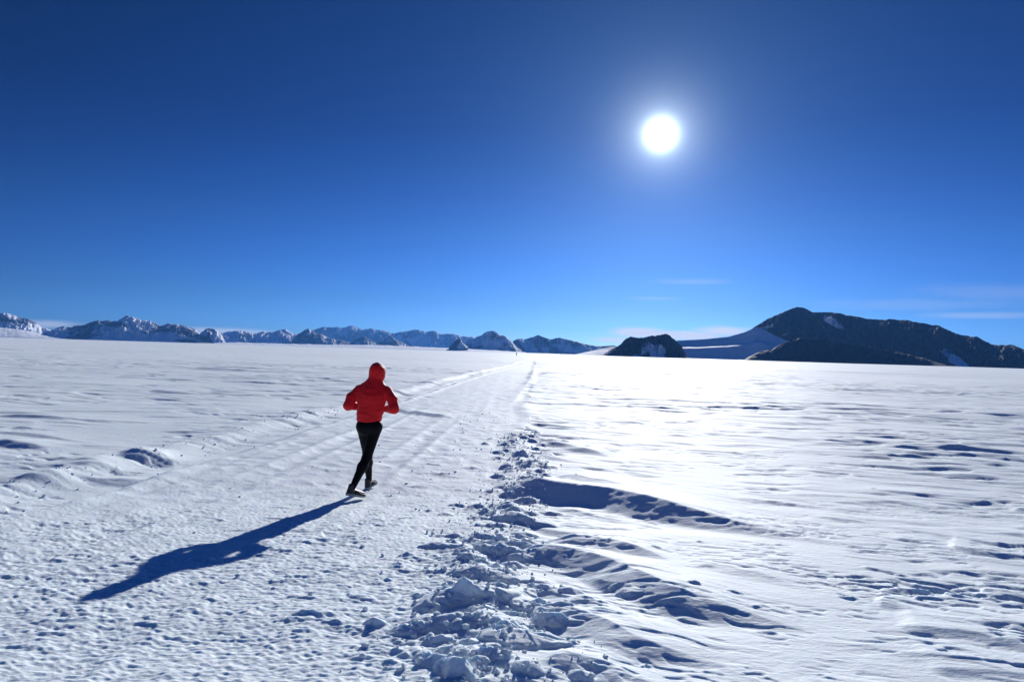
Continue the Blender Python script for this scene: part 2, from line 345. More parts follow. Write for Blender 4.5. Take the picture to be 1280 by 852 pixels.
# the berm itself
bs = 1 - ss(15.5, 18, Y); bw = .28 + .20 * np.exp(-(Y - 4.5) / 3) 
prof = np.exp(-(np.abs(db + .05) / bw) ** 2.4) * bs * (Y > 0)
H += .028 * prof * (1 + .6 * pn(Y / .7, X / .5, 120)) + .03 * np.exp(-(db / .3) ** 2) * ss(16, 20, Y) * (1 - ss(60, 140, Y)) * (1 + pn(X / .6, Y / 1.2, 121))
pb = prof[:nr, :NF] ** .6 * (.12 + .88 * ss(-.05, .35, pn(Xn / .5, Yn / .32, 127)))
cx = Xn + .05 * pn(Xn / .2, Yn / .2, 122); cy = Yn + .05 * pn(Xn / .2, Yn / .2, 123)
f3, v3 = cells(cx / .26, cy / .22, 124); f4, v4 = cells(cx / .11, cy / .10, 125); f5, v5 = cells(cx / .055, cy / .05, 126)
H[:nr, :NF] += pb * (np.clip(.62 - f3, 0, 1) ** .8 * (v3 > .5) * v3 * .052 * a_m + np.clip(.6 - f4, 0, 1) ** .8 * (v4 > .4) * v4 * .038 * a_n + np.clip(.6 - f5, 0, 1) * v5 * .024 * np.broadcast_to(aa(.06)[:nr], Xn.shape))
L_ = [(645, 652, .55, .24), (547, 683, .38, .11), (560, 757, .52, .24), (590, 722, .42, .13), (540, 786, .40, .16), (592, 702, .3, .12), (610, 640, .28, .09), (663, 583, .5, .15), (690, 552, .6, .16), (706, 548, .4, .12),
      (662, 600, .4, .12), (573, 850, .20, .26), (642, 806, .40, .16), (630, 795, .18, .14), (521, 790, .10, .08), (672, 760, .13, .10), (600, 692, .35, .12), (625, 660, .3, .1), (655, 625, .35, .13), (640, 612, .25, .1),
      (500, 705, .14, .04), (595, 838, .16, .12), (545, 832, .2, .12), (530, 825, .12, .1), (556, 840, .14, .12), (618, 830, .2, .1), (605, 770, .2, .08), (620, 745, .22, .09), (585, 760, .2, .09), (635, 722, .2, .08),
      (650, 700, .22, .08), (700, 783, .08, .05), (765, 738, .08, .05), (868, 742, .1, .06), (735, 560, .2, .06), (820, 688, .14, .05), (475, 655, .12, .03), (440, 745, .12, .03), (660, 845, .2, .1), (688, 640, .3, .1),
      (655, 570, .3, .1), (638, 590, .25, .08), (452, 820, .12, .03), (640, 560, .3, .06), (420, 700, .1, .02), (530, 715, .14, .04), (520, 745, .1, .03)]
for i, (px, py, wd, hh) in enumerate(L_): lump(px, py, wd, hh * .95, seed=130 + i, tail=wd * .5 if wd > .3 else 0)
for i in range(170):
    y = 3.6 + 13 * rng.random() ** 1.25; x = berm_x(y) + rng.gauss(-.05, .3 + .12 * math.exp(-(y - 4) / 3)); sz = rng.uniform(.05, .2) * (1 + y / 25)
    lump(0, 0, sz, sz * rng.uniform(.25, .6), seed=1000 + i, world=np.array([x, y]), sharp=rng.choice([2, 2.6, 4]))
for i in range(260):                                   # scattered small crusts on the track
    y = 4.2 + 14 * rng.random() ** 1.2; x = berm_x(y) - .5 - abs(rng.gauss(0, 1.5)); sz = rng.uniform(.05, .15)
    lump(0, 0, sz * 1.4, sz * rng.uniform(.14, .30), dep=sz * .7, seed=1400 + i, world=np.array([x, y]), tail=sz * .7)
# boot prints on the near track
for i in range(46):
    y = 4.4 + 12 * rng.random(); x = -2.3 + rng.gauss(0, .9) + .04 * y
    lump(0, 0, .12, -.022, dep=.28, seed=1600 + i, world=np.array([x, y]))
# level ground for the runner's two steps
RUN = np.array([-1.905, 9.3])
FEET = [(-1.98, 8.9), (-1.95, 9.73)]
def zat(x, y):
    i = int(np.argmin(np.abs(RR - math.hypot(x, y)))); j = int(np.clip(np.searchsorted(fine, math.atan2(x, y)), 0, NF - 1)); return H[i, j]
zc = np.median([zat(-2.05 + a, 9.5 + b) for a in (-.3, 0, .3) for b in (-.6, -.3, 0, .3, .6)])
H -= (zc + .03) * np.exp(-(np.hypot(X + 2.05, Y - 9.5) / 1.6) ** 2)
zf = np.mean([np.median([zat(fx_ + a, fy_ + b) for a in (-.1, 0, .1) for b in (-.12, 0, .12)]) for fx_, fy_ in FEET])
for fx_, fy_ in FEET:
    m = 1 - ss(.12, .3, np.hypot(X - fx_, Y - fy_)); H = H * (1 - m) + (zf + .1 * (H - zf)) * m
zg = zf
H[:, NF:] = macro(X[:, NF:], Y[:, NF:]) + .03 * pn(X[:, NF:] / 3, Y[:, NF:] / 3, 7)
# keep the far plain level under the mountains
H *= 1 - ss(900, 2500, RR)[:, None]

V = np.stack([X, Y, H], -1).reshape(-1, 3)
ii, jj = np.meshgrid(np.arange(1, NR - 1), np.arange(NA), indexing='ij'); j2 = (jj + 1) % NA
Q = np.stack([ii * NA + jj, (ii + 1) * NA + jj, (ii + 1) * NA + j2, ii * NA + j2], -1).reshape(-1, 4)[:, ::-1]
V[:NA, 2] = V[0, 2]
c0 = np.stack([np.zeros(NA, int), NA + np.arange(NA), NA + (np.arange(NA) + 1) % NA], -1)
Vc = V
me = mesh_np('snow_ground', Vc, Q)

def snow_mat(name='snow', bump=True, sss=.45, col=(.81, .90, .935)):
    m = bpy.data.materials.new(name); m.use_nodes = True; t = m.node_tree; b = t.nodes['Principled BSDF']
    b.inputs['Roughness'].default_value = .74; b.inputs['Specular IOR Level'].default_value = .32; b.inputs['IOR'].default_value = 1.31
    b.inputs['Subsurface Weight'].default_value = sss; b.inputs['Subsurface Radius'].default_value = (.35, .55, .9); b.inputs['Subsurface Scale'].default_value = .05
    tcd = t.nodes.new('ShaderNodeTexCoord')
    n0 = t.nodes.new('ShaderNodeTexNoise'); n0.inputs['Scale'].default_value = .9; n0.inputs['Detail'].default_value = 6
    t.links.new(tcd.outputs['Object'], n0.inputs['Vector'])
    mx = t.nodes.new('ShaderNodeMix'); mx.data_type = 'RGBA'; mx.inputs[6].default_value = (col[0] * .94, col[1] * .95, col[2] * .97, 1); mx.inputs[7].default_value = (*col, 1)
    t.links.new(n0.outputs[0], mx.inputs[0]); t.links.new(mx.outputs[2], b.inputs['Base Color'])
    if bump:
        n1 = t.nodes.new('ShaderNodeTexNoise'); n1.inputs['Scale'].default_value = 26; n1.inputs['Detail'].default_value = 5; n1.inputs['Roughness'].default_value = .65
        mp = t.nodes.new('ShaderNodeMapping'); mp.inputs['Scale'].default_value = (.6, 1.2, 1); t.links.new(tcd.outputs['Object'], mp.inputs['Vector']); t.links.new(mp.outputs[0], n1.inputs['Vector'])
        bp = t.nodes.new('ShaderNodeBump'); bp.inputs['Strength'].default_value = .6; bp.inputs['Distance'].default_value = .014
        t.links.new(n1.outputs[0], bp.inputs['Height']); t.links.new(bp.outputs[0], b.inputs['Normal'])
    return m
SNOW = snow_mat()
ground = tag(link('snow_ground', me, SNOW), 'wind-carved white snow plain with a trampled track and a churned berm', 'snow ground', kind='structure')

# loose rubble on the berm
def ico_unit():
    t = (1 + 5 ** .5) / 2
    v = np.array([(-1, t, 0), (1, t, 0), (-1, -t, 0), (1, -t, 0), (0, -1, t), (0, 1, t), (0, -1, -t), (0, 1, -t), (t, 0, -1), (t, 0, 1), (-t, 0, -1), (-t, 0, 1)]) / math.sqrt(1 + t * t)
    f = np.array([(0, 11, 5), (0, 5, 1), (0, 1, 7), (0, 7, 10), (0, 10, 11), (1, 5, 9), (5, 11, 4), (11, 10, 2), (10, 7, 6), (7, 1, 8), (3, 9, 4), (3, 4, 2), (3, 2, 6), (3, 6, 8), (3, 8, 9), (4, 9, 5), (2, 4, 11), (6, 2, 10), (8, 6, 7), (9, 8, 1)])
    return v, f
iv, jf = ico_unit(); nrng = np.random.default_rng(3); VV = []; FF = []
for i in range(2800):
    u = nrng.random()
    if i < 2100: y = 3.4 + 13 * u ** 1.4; x = float(berm_x(y)) + nrng.normal(-.05, .27)
    elif i < 2300: y = 4 + 18 * u; x = float(berm_x(y)) - .4 - abs(nrng.normal(0, 1.6))
    else: y = 7 + 18 * u; x = float(edge_l(y)) - .5 + nrng.normal(0, .35)
    s = .005 + .020 * nrng.random() ** 3
    v = iv * nrng.uniform(.6, 1.25, (12, 1)) * nrng.uniform(.6, 1.3, 3) * s
    v = v + [x, y, zat(x, y) + s * .25]; FF.append(jf + len(VV) * 12); VV.append(v)
link_ = link('snow_rubble', mesh_np('snow_rubble', np.concatenate(VV), np.concatenate(FF), False), snow_mat('rubble_snow', False, sss=.0))
tag(link_, 'loose crumbs of broken snow strewn along the berm and track edges', 'snow rubble', kind='stuff')

# ---------------------------------------------------------------- mountains
def mountain_mat(name, rock, noise_scale, snow_bias, det=9, gain=.65, snow_col=(.82, .85, .9)):
    m = bpy.data.materials.new(name); m.use_nodes = True; t = m.node_tree; b = t.nodes['Principled BSDF']
    b.inputs['Roughness'].default_value = .85; b.inputs['Specular IOR Level'].default_value = .2
    ge = t.nodes.new('ShaderNodeNewGeometry'); at = t.nodes.new('ShaderNodeAttribute'); at.attribute_name = 'snow'
    n = t.nodes.new('ShaderNodeTexNoise'); n.inputs['Scale'].default_value = noise_scale; n.inputs['Detail'].default_value = det; n.inputs['Roughness'].default_value = gain
    t.links.new(ge.outputs['Position'], n.inputs['Vector'])
    a = math_(t, 'ADD', at.outputs['Fac'], math_(t, 'MULTIPLY', math_(t, 'SUBTRACT', n.outputs[0], .5), 1.6))
    a = math_(t, 'MULTIPLY', math_(t, 'ADD', a, snow_bias - .5), 7.0, True)
    n2 = t.nodes.new('ShaderNodeTexNoise'); n2.inputs['Scale'].default_value = noise_scale * 3; n2.inputs['Detail'].default_value = 8
    t.links.new(ge.outputs['Position'], n2.inputs['Vector'])
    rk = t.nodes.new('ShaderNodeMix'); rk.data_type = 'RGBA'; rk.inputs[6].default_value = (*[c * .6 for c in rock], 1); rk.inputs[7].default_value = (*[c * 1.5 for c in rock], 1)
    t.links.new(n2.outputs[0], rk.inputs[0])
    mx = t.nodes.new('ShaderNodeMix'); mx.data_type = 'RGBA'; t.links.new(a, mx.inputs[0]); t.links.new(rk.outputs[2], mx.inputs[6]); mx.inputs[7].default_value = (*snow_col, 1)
    t.links.new(mx.outputs[2], b.inputs['Base Color'])
    bp = t.nodes.new('ShaderNodeBump'); bp.inputs['Strength'].default_value = .7; bp.inputs['Distance'].default_value = 1.2 / noise_scale * .05
    t.links.new(n2.outputs[0], bp.inputs['Height']); t.links.new(bp.outputs[0], b.inputs['Normal'])
    return m
def mountain(name, label, sil, dist, depth, mat, seed=0, base_snow=0., spots=(), rough=.5, slope_snow=.0, cat='mountain', shape=.9, nu=260, nv=110, spur=6, shelf=None):
    """height field whose crest follows the skyline; dist may be (left, right) metres"""
    d0, d1 = dist if isinstance(dist, tuple) else (dist, dist)
    sx = np.array([s[0] for s in sil], float); sy = np.array([s[1] for s in sil], float)
    u = np.linspace(0, 1, nu); px = sx[0] + (sx[-1] - sx[0]) * u; py = np.interp(px, sx, sy)
    pq = px[:, None]; jag = ((.9 if d0 < 3000 else 1.7) * rough * (fbm(pq / 14, pq * 0, 4, seed + 90, .6) - .3))[:, 0]
    D = d0 + (d1 - d0) * u; P = np.zeros(nu); A = np.zeros(nu)
    for i in range(nu):
        d = ray(px[i], py[i]); hd = math.hypot(d[0], d[1]); P[i] = max(CAM_H + (d[2] / hd + jag[i] / F) * D[i], 1.0); A[i] = math.atan2(d[0], d[1])
    v = np.linspace(-1, 1, nv)[None]; U = u[:, None]
    span = abs(A[-1] - A[0]) * (d0 + d1) / 2
    xs = U * span; ys = v * depth
    lam = span / spur
    wob = fbm(xs / lam, ys / lam, 3, seed) * lam * .18
    rg_ = ridged((xs + wob) / lam * 1.6, (ys + wob) / (lam * 2.2), 5, seed + 40, .55) - 1.0      # spurs run down the slope
    rg_ = np.clip(rg_ / .8, -1, 1)
    rg2 = np.clip((ridged(xs / lam * 6 + wob / lam, ys / lam * 3.4, 4, seed + 60, .6) - 1) / .8, -1, 1)
    av = np.abs(v)
    S = (1 - av) ** shape
    if shelf is not None: S = np.interp(av * np.sign(-v) * -1, [-1, shelf[0], shelf[1], 0, 1], [0, shelf[2], shelf[3], 1, 0])
    endw = ss(0, .04, U) * (1 - ss(.96, 1, U))
    K = av * (1 - av) * 4
    Hh = P[:, None] * (S + rough * .55 * (rg_ - .55) * K * (1 - .35 * S) + rough * (.16 if d0 < 3000 else .10) * (rg2 - .5) * np.clip(K * 1.3, 0, 1)) + P[:, None] * .05 * rough * fbm(xs / lam * 5, ys / lam * 5, 3, seed + 70) * np.clip(K * 1.5, 0, 1)
    Hh = np.minimum(Hh, P[:, None] * (CAM_H * 0 + 1) * (1 + v * depth / D[:, None] * .9)) - 1.5 * (av > .985)
    Hh = np.where(av > .985, -3, Hh)
    r = D[:, None] + v * depth
    Xm = r * np.sin(A)[:, None]; Ym = r * np.cos(A)[:, None]
    Vm = np.stack([Xm, Ym, Hh], -1).reshape(-1, 3)
    ii, jj = np.meshgrid(np.arange(nu - 1), np.arange(nv - 1), indexing='ij')
    Qm = np.stack([ii * nv + jj, (ii + 1) * nv + jj, (ii + 1) * nv + jj + 1, ii * nv + jj + 1], -1).reshape(-1, 4)
    me = mesh_np(name, Vm, Qm)
    gx = np.gradient(Hh, axis=1) / (2 * depth / nv)
    sn = base_snow + slope_snow * (1 - np.clip(np.abs(gx) / .6, 0, 1)) - .45 * rg_ - .2 * rg2
    hr = Hh / P.max()
    # patches given as (photo px, height as photo py, half width px, half height px, tilt, amount)
    el_px = (Hh - CAM_H) / r * F
    for (sxp, syp, wx_, wy_, tilt, am) in spots:
        dd = ray(sxp, syp); e0 = dd[2] / math.hypot(dd[0], dd[1]) * F; a0 = math.atan2(dd[0], dd[1])
        du = (A[:, None] - a0) * F; dv = el_px - e0 + 0 * r; ct, st = math.cos(R(tilt)), math.sin(R(tilt))
        q = ((du * ct + dv * st) / wx_) ** 2 + ((-du * st + dv * ct) / wy_) ** 2
        sn = np.where((v < .3), np.maximum(sn, .74 * am * (1.1 - .5 * q) * (q < 2.2)), sn)
    at = me.attributes.new('snow', 'FLOAT', 'POINT'); at.data.foreach_set('value', np.asarray(sn, np.float32).ravel())
    return tag(link(name, me, mat), label, cat, kind='structure')

DARK = mountain_mat('dark_rock', (.024, .022, .026), .024, .06)
HILLM = mountain_mat('dark_rock_near_snow', (.022, .024, .030), .035, .12)
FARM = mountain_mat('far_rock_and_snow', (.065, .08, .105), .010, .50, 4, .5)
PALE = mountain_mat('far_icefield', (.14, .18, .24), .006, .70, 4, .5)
SLOPE = mountain_mat('snow_slope', (.5, .52, .55), .01, .9)
# right-hand massif and its nearer spur
mountain('mountain', 'large dark rocky mountain filling the right of the horizon', [(905, 452), (918, 432), (932, 416), (942, 408.5), (960, 398), (975, 391), (985, 387), (997, 382.5), (1005, 384), (1012, 388), (1022, 390), (1040, 390), (1055, 392), (1070, 396), (1100, 399), (1133, 399),
    (1150, 403), (1175, 407), (1195, 416), (1205, 419), (1222, 421), (1240, 430), (1265, 431), (1275, 434), (1285, 438), (1330, 446), (1400, 452), (1460, 470)], (2050, 1700), 180, DARK, 1, .02,
    [(1042, 403, 15, 3.5, -33, 1.2), (1196, 451, 19, 4.2, -38, 1.2), (980, 418, 10, 3, 10, .75), (965, 408, 12, 4, 20, .6), (1150, 430, 6, 2, -30, .5), (1250, 461, 22, 3, 0, .7), (1032, 412, 8, 2.5, -45, .8), (946, 420, 12, 9, 30, .9)], nu=620, nv=150, spur=13, rough=.95)
mountain('foothill', 'low dark spur in front of the large right-hand mountain', [(922, 454), (935, 446), (950, 439), (965, 436), (980, 428), (1000, 422), (1030, 424), (1070, 430), (1110, 437), (1150, 446), (1180, 455), (1200, 462)], (1480, 1400), 46, DARK, 5, .02, [(1000, 456, 12, 1.5, 0, .7)], nu=260, nv=80, spur=6, rough=.6, cat='foothill')
# snow saddle between the two dark hills
mountain('snow_saddle', 'blue shaded snow saddle between the small dark hill and the large mountain', [(700, 447), (740, 438), (765, 433), (800, 429), (850, 425), (880, 423.5), (910, 420.5), (930, 415), (944, 409), (952, 410), (965, 417), (985, 426), (1010, 440), (1030, 453)], (1860, 1780), 150, SLOPE, 9, 1., nu=240, nv=120, spur=2, rough=.10, cat='snow slope', shelf=(-.62, -.34, .50, .60))
mountain('rocky_hill', 'small dark craggy hill with snow streaks standing alone near the centre right', [(744, 448), (752, 443), (765, 436), (775, 430), (781, 424), (787, 420), (795, 421), (800, 421.5), (808, 420), (815, 419.5), (824, 418), (832, 416.5), (838, 419), (845, 426), (852, 432), (857, 440), (861, 451)],
    1500, 85, HILLM, 13, .08, [(822, 441, 10, 9, -40, 1.0), (806, 436, 5, 10, -35, .8), (797, 446, 6, 4, 0, .7), (812, 430, 8, 3, -20, .6), (760, 441, 5, 3, 0, .8)], nu=300, nv=110, spur=8, rough=1.3, cat='hill')
# the far ranges, right to left
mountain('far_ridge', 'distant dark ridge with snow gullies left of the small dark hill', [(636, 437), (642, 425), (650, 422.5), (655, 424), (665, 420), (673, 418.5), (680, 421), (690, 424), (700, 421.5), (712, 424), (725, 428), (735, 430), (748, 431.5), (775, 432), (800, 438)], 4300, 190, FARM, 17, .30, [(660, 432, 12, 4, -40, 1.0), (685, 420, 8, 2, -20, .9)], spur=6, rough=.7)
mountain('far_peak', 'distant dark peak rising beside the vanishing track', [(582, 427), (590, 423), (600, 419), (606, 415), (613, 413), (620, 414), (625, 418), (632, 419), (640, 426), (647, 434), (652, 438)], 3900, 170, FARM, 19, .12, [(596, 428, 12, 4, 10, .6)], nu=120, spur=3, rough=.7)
mountain('snow_apron', 'low sunlit snow rise along the foot of the far central ranges', [(246, 430), (275, 428), (300, 427.6), (330, 428.6), (370, 429.6), (420, 430.6), (450, 430.6), (480, 431), (520, 433), (560, 434.6), (600, 436.4), (640, 438.8), (690, 443)], 3600, 330, SLOPE, 51, 1., nu=200, nv=60, spur=5, rough=.25, cat='snow slope')
mountain('snow_field', 'pale snow field rising to the ridge at the far left edge', [(-100, 405), (-40, 407), (0, 409), (25, 411.5), (45, 415), (60, 418.5), (80, 422), (110, 426)], 4500, 420, SLOPE, 53, 1., nu=160, nv=60, spur=3, rough=.25, cat='snow slope')
mountain('small_peak', 'tiny snow-sided pyramid peak left of the distant dark peak', [(561, 434), (567, 428), (572, 423), (575, 422), (579, 428), (585, 434)], 3400, 70, FARM, 23, .2, [(580, 430, 4, 7, -60, 1.1)], nu=60, nv=50, spur=2)
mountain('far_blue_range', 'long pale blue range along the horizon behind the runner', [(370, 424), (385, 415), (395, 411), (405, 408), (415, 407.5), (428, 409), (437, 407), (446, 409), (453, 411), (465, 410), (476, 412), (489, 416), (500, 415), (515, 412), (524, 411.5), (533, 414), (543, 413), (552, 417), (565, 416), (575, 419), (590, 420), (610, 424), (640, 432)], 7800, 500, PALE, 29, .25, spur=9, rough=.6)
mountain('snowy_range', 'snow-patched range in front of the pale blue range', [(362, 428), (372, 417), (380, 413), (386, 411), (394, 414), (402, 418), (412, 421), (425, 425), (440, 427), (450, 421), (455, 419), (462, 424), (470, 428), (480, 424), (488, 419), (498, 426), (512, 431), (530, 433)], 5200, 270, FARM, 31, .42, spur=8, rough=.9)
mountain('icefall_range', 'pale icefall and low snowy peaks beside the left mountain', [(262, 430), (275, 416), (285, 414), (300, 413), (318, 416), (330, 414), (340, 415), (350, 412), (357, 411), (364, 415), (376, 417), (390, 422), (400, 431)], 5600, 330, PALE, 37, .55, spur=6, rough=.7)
mountain('left_mountain', 'broad snow-streaked rocky mountain on the left horizon', [(36, 424), (50, 417), (65, 411), (75, 408), (90, 408), (110, 403), (125, 400), (140, 401), (150, 397), (160, 395), (170, 396), (185, 401), (200, 405), (212, 404), (222, 404), (235, 408), (245, 411), (255, 418), (264, 430)],
    (4700, 4300), 360, FARM, 41, .22, [(160, 418, 22, 4, -10, .8), (140, 424, 12, 3, 0, .9), (172, 404, 14, 5, -20, .8), (205, 420, 14, 3, 0, .8), (60, 417, 14, 4, 10, .8), (182, 428, 30, 3, 0, .9)], nu=360, nv=130, spur=7, rough=.9)
mountain('left_peak', 'pointed brownish peak at the right end of the left mountain', [(243, 432), (250, 417), (257, 410), (262, 408), (268, 411), (276, 417), (286, 433)], 4200, 170, FARM, 43, .3, [(272, 420, 6, 6, -40, .7)], nu=100, nv=70, spur=3, rough=.8)
mountain('edge_mountain', 'rocky ridge over a snow slope at the far left edge', [(-90, 408), (-50, 396), (-20, 393), (0, 391), (8, 390), (20, 394), (30, 397), (42, 401), (52, 408), (75, 416), (100, 424)], 5600, 400, FARM, 47, .25, [(30, 412, 30, 5, 0, .9), (0, 415, 30, 6, 0, .9)], nu=220, spur=5, rough=.8)

# ---------------------------------------------------------------- air
hb = []; 
for z in (-8.0, 345.0):
    for x_, y_ in ((-9500, -300), (9500, -300), (9500, 9500), (-9500, 9500)): hb.append((x_, y_, z))
hz = mesh_np('haze', np.array(hb), np.array([(3, 2, 1, 0), (4, 5, 6, 7), (0, 1, 5, 4), (1, 2, 6, 5), (2, 3, 7, 6), (3, 0, 4, 7)]), False)
hm = bpy.data.materials.new('air'); hm.use_nodes = True; t = hm.node_tree; t.nodes.remove(t.nodes['Principled BSDF'])
pv = t.nodes.new('ShaderNodeVolumePrincipled'); pv.inputs['Density'].default_value = HAZE; pv.inputs['Color'].default_value = (.11, .37, 1.0, 1); pv.inputs['Anisotropy'].default_value = .3
t.links.new(pv.outputs[0], t.nodes['Material Output'].inputs['Volume'])
tag(link('haze', hz, hm), 'thin blue air over the whole snow plain', 'haze', kind='stuff')

# ---------------------------------------------------------------- people (implicit surfaces)
def nets(fn, lo, hi, hstep):
    ax = [np.arange(lo[i], hi[i] + hstep, hstep) for i in range(3)]
    G = np.stack(np.meshgrid(*ax, indexing='ij'), -1); val = fn(G)
    s = val < 0; n = val.shape
    cnt = np.zeros([k - 1 for k in n]); acc = np.zeros([k - 1 for k in n] + [3])
    for a in range(3):
        sl0 = [slice(None)] * 3; sl1 = [slice(None)] * 3; sl0[a] = slice(0, -1); sl1[a] = slice(1, None)
        A0, A1 = val[tuple(sl0)], val[tuple(sl1)]; cr = (A0 < 0) != (A1 < 0)
        t = np.where(cr, A0 / np.where(cr, A0 - A1, 1), 0)
        P = G[tuple(sl0)].copy(); P[..., a] += t * hstep; P[~cr] = 0
        o = [i for i in range(3) if i != a]
        for d0 in (0, 1):
            for d1 in (0, 1):
                sl = [slice(None)] * 3
                sl[o[0]] = slice(d0, n[o[0]] - 1 + d0); sl[o[1]] = slice(d1, n[o[1]] - 1 + d1)
                cnt += cr[tuple(sl)]; acc += P[tuple(sl)]
    act = cnt > 0; idx = np.full(cnt.shape, -1); idx[act] = np.arange(act.sum()); V = acc[act] / cnt[act][:, None]; Qs = []
    for a in range(3):
        b, c = (a + 1) % 3, (a + 2) % 3
        sl0 = [slice(None)] * 3; sl1 = [slice(None)] * 3; sl0[a] = slice(0, -1); sl1[a] = slice(1, None)
        s0, s1 = s[tuple(sl0)], s[tuple(sl1)]; e = np.argwhere(s0 != s1); e = e[(e[:, b] > 0) & (e[:, c] > 0) & (e[:, b] < n[b] - 1) & (e[:, c] < n[c] - 1)]
        fl = s0[tuple(e.T)]
        def cell(db_, dc_):
            q = e.copy(); q[:, b] += db_; q[:, c] += dc_; return idx[tuple(q.T)]
        q = np.stack([cell(-1, -1), cell(0, -1), cell(0, 0), cell(-1, 0)], -1); q[~fl] = q[~fl][:, ::-1]; Qs.append(q)
    return V, np.concatenate(Qs)
def cone(G, a, b, ra, rb, sc=(1, 1, 1)):
    sc = np.array(sc, float); a = np.array(a) / sc; b = np.array(b) / sc; P = G / sc
    e = b - a; t = np.clip(((P - a) @ e) / (e @ e), 0, 1)
    return (np.linalg.norm(P - a - t[..., None] * e, axis=-1) - (ra + (rb - ra) * t)) * sc.min()
def ball(G, c, r): 
    r = np.array(r, float); q = (G - np.array(c)) / r; return (np.linalg.norm(q, axis=-1) - 1) * r.min()
def smin(a, b, k):
    h = np.clip(.5 + .5 * (b - a) / k, 0, 1); return b + (a - b) * h - k * h * (1 - h)
def U_(lst, k=.03):
    o = lst[0]
    for q in lst[1:]: o = smin(o, q, k)
    return o
def n3(G, s, seed):                      # cheap 3-D folds
    return (pn(G[..., 0] / s + 3 * G[..., 1], G[..., 2] / s, seed) + pn(G[..., 1] / s + 5, G[..., 2] / s + 2 * G[..., 0], seed + 1)) * .5

SHL, SHR = (-.170, .07, 1.395), (.21, .055, 1.39)
ELL, ELR = (-.290, -.03, 1.195), (.334, -.045, 1.17)
WRL, WRR = (-.15, .20, 1.17), (.16, .19, 1.15)
HIL, HIR = (-.085, 0, .92), (.09, -.01, .92)
KNL, KNR = (-.055, .21, .51), (.01, -.14, .515)
ANL, ANR = (-.055, .385, .115), (-.115, -.40, .155)
CHEST, PEL, NECK, HEAD = (.02, .05, 1.33), (.0, 0, .95), (.04, .09, 1.50), (.055, .125, 1.645)
def legs(G, o, k=.042):
    ls = []
    for hi_, kn, an in ((HIL, KNL, ANL), (HIR, KNR, ANR)):
        hi_, kn, an = map(np.array, (hi_, kn, an)); mid = kn + (an - kn) * .3 + np.array([0, -.012, 0])
        ls += [cone(G, hi_, kn, .090 + o, .062 + o), cone(G, kn, mid, .060 + o, .063 + o), cone(G, mid, an, .061 + o, .038 + o)]
    ls.append(cone(G, (-.05, -.01, .93), (.055, -.015, .93), .105 + o, .105 + o, (1, .95, 1)))
    ls.append(ball(G, (-.06, -.05, .90), (.09 + o, .08 + o, .09 + o))); ls.append(ball(G, (.07, -.055, .90), (.09 + o, .08 + o, .09 + o)))
    return U_(ls, k)
def hand(G, wr, side):
    wr = np.array(wr, float); f = np.array([-.25 * side, .93, .12]); f /= np.linalg.norm(f)         # knuckle direction
    up = np.array([0, -.13, 1.]); up /= np.linalg.norm(up); inn = np.cross(f, up) * (-side); pl = wr + f * .055
    ls = [cone(G, wr, pl + f * .02, .026, .032, (1, 1, 1))]
    for i, ln in enumerate((.034, .040, .037, .028)):
        k0 = pl + f * .035 + up * (.028 - i * .019); k1 = k0 + f * ln + inn * .010; k2 = k1 + inn * ln * .7 - f * .004; k3 = k2 - f * ln * .5 + inn * .003
        ls += [cone(G, k0 - f * .02, k1, .0095, .009), cone(G, k1, k2, .009, .008), cone(G, k2, k3, .008, .007)]
    t0 = wr + f * .03 + up * .022 + inn * .012; t1 = t0 + f * .035 + up * .016 + inn * .016; t2 = t1 + f * .026 + inn * .016 - up * .006
    ls += [cone(G, t0, t1, .012, .0105), cone(G, t1, t2, .0105, .008)]
    o = ls[0]
    for q in ls[1:]: o = smin(o, q, .006)
    return o
def body_f(G):
    o = legs(G, -.012)
    t = U_([cone(G, (0, 0, 1.0), (0.01, .02, 1.1), .115, .115, (1, .72, 1)), cone(G, (0.01, .02, 1.1), CHEST, .115, .145, (1, .72, 1)), cone(G, SHL, SHR, .05, .05), cone(G, CHEST, NECK, .10, .05), cone(G, NECK, HEAD, .052, .055),
            cone(G, SHL, ELL, .048, .036), cone(G, ELL, WRL, .036, .025), cone(G, SHR, ELR, .048, .036), cone(G, ELR, WRR, .036, .025)], .03)
    hd = smin(ball(G, np.array(HEAD) + [0, -.005, .02], (.075, .093, .09)), cone(G, np.array(HEAD) + [0, .03, -.03], np.array(HEAD) + [0, .05, -.075], .05, .026), .03)
    hd = smin(hd, cone(G, np.array(HEAD) + [0, .085, .012], np.array(HEAD) + [0, .104, -.022], .008, .014), .01)       # nose
    for s_ in (-1, 1):
        hd = np.maximum(hd, -ball(G, np.array(HEAD) + [s_ * .031, .098, .012], (.018, .016, .012)))
        hd = np.minimum(hd, ball(G, np.array(HEAD) + [s_ * .031, .078, .012], (.013, .013, .013)))                    # eyes
        hd = smin(hd, ball(G, np.array(HEAD) + [s_ * .076, -.005, .005], (.010, .02, .030)), .006)                   # ears
    hd = smin(hd, cone(G, np.array(HEAD) + [-.018, .087, -.046], np.array(HEAD) + [.018, .087, -.046], .007, .007), .006)
    o = smin(o, t, .03); o = smin(o, hd, .015)
    for wr, s_ in ((WRL, -1), (WRR, 1)):
        o = np.minimum(o, hand(G, wr, s_))
    for a, toe in ((ANL, (-.045, .52, .05)), (ANR, (-.005, -.25, .06))):
        o = smin(o, cone(G, np.array(a) - [0, 0, .03], toe, .033, .025), .02)
    return o
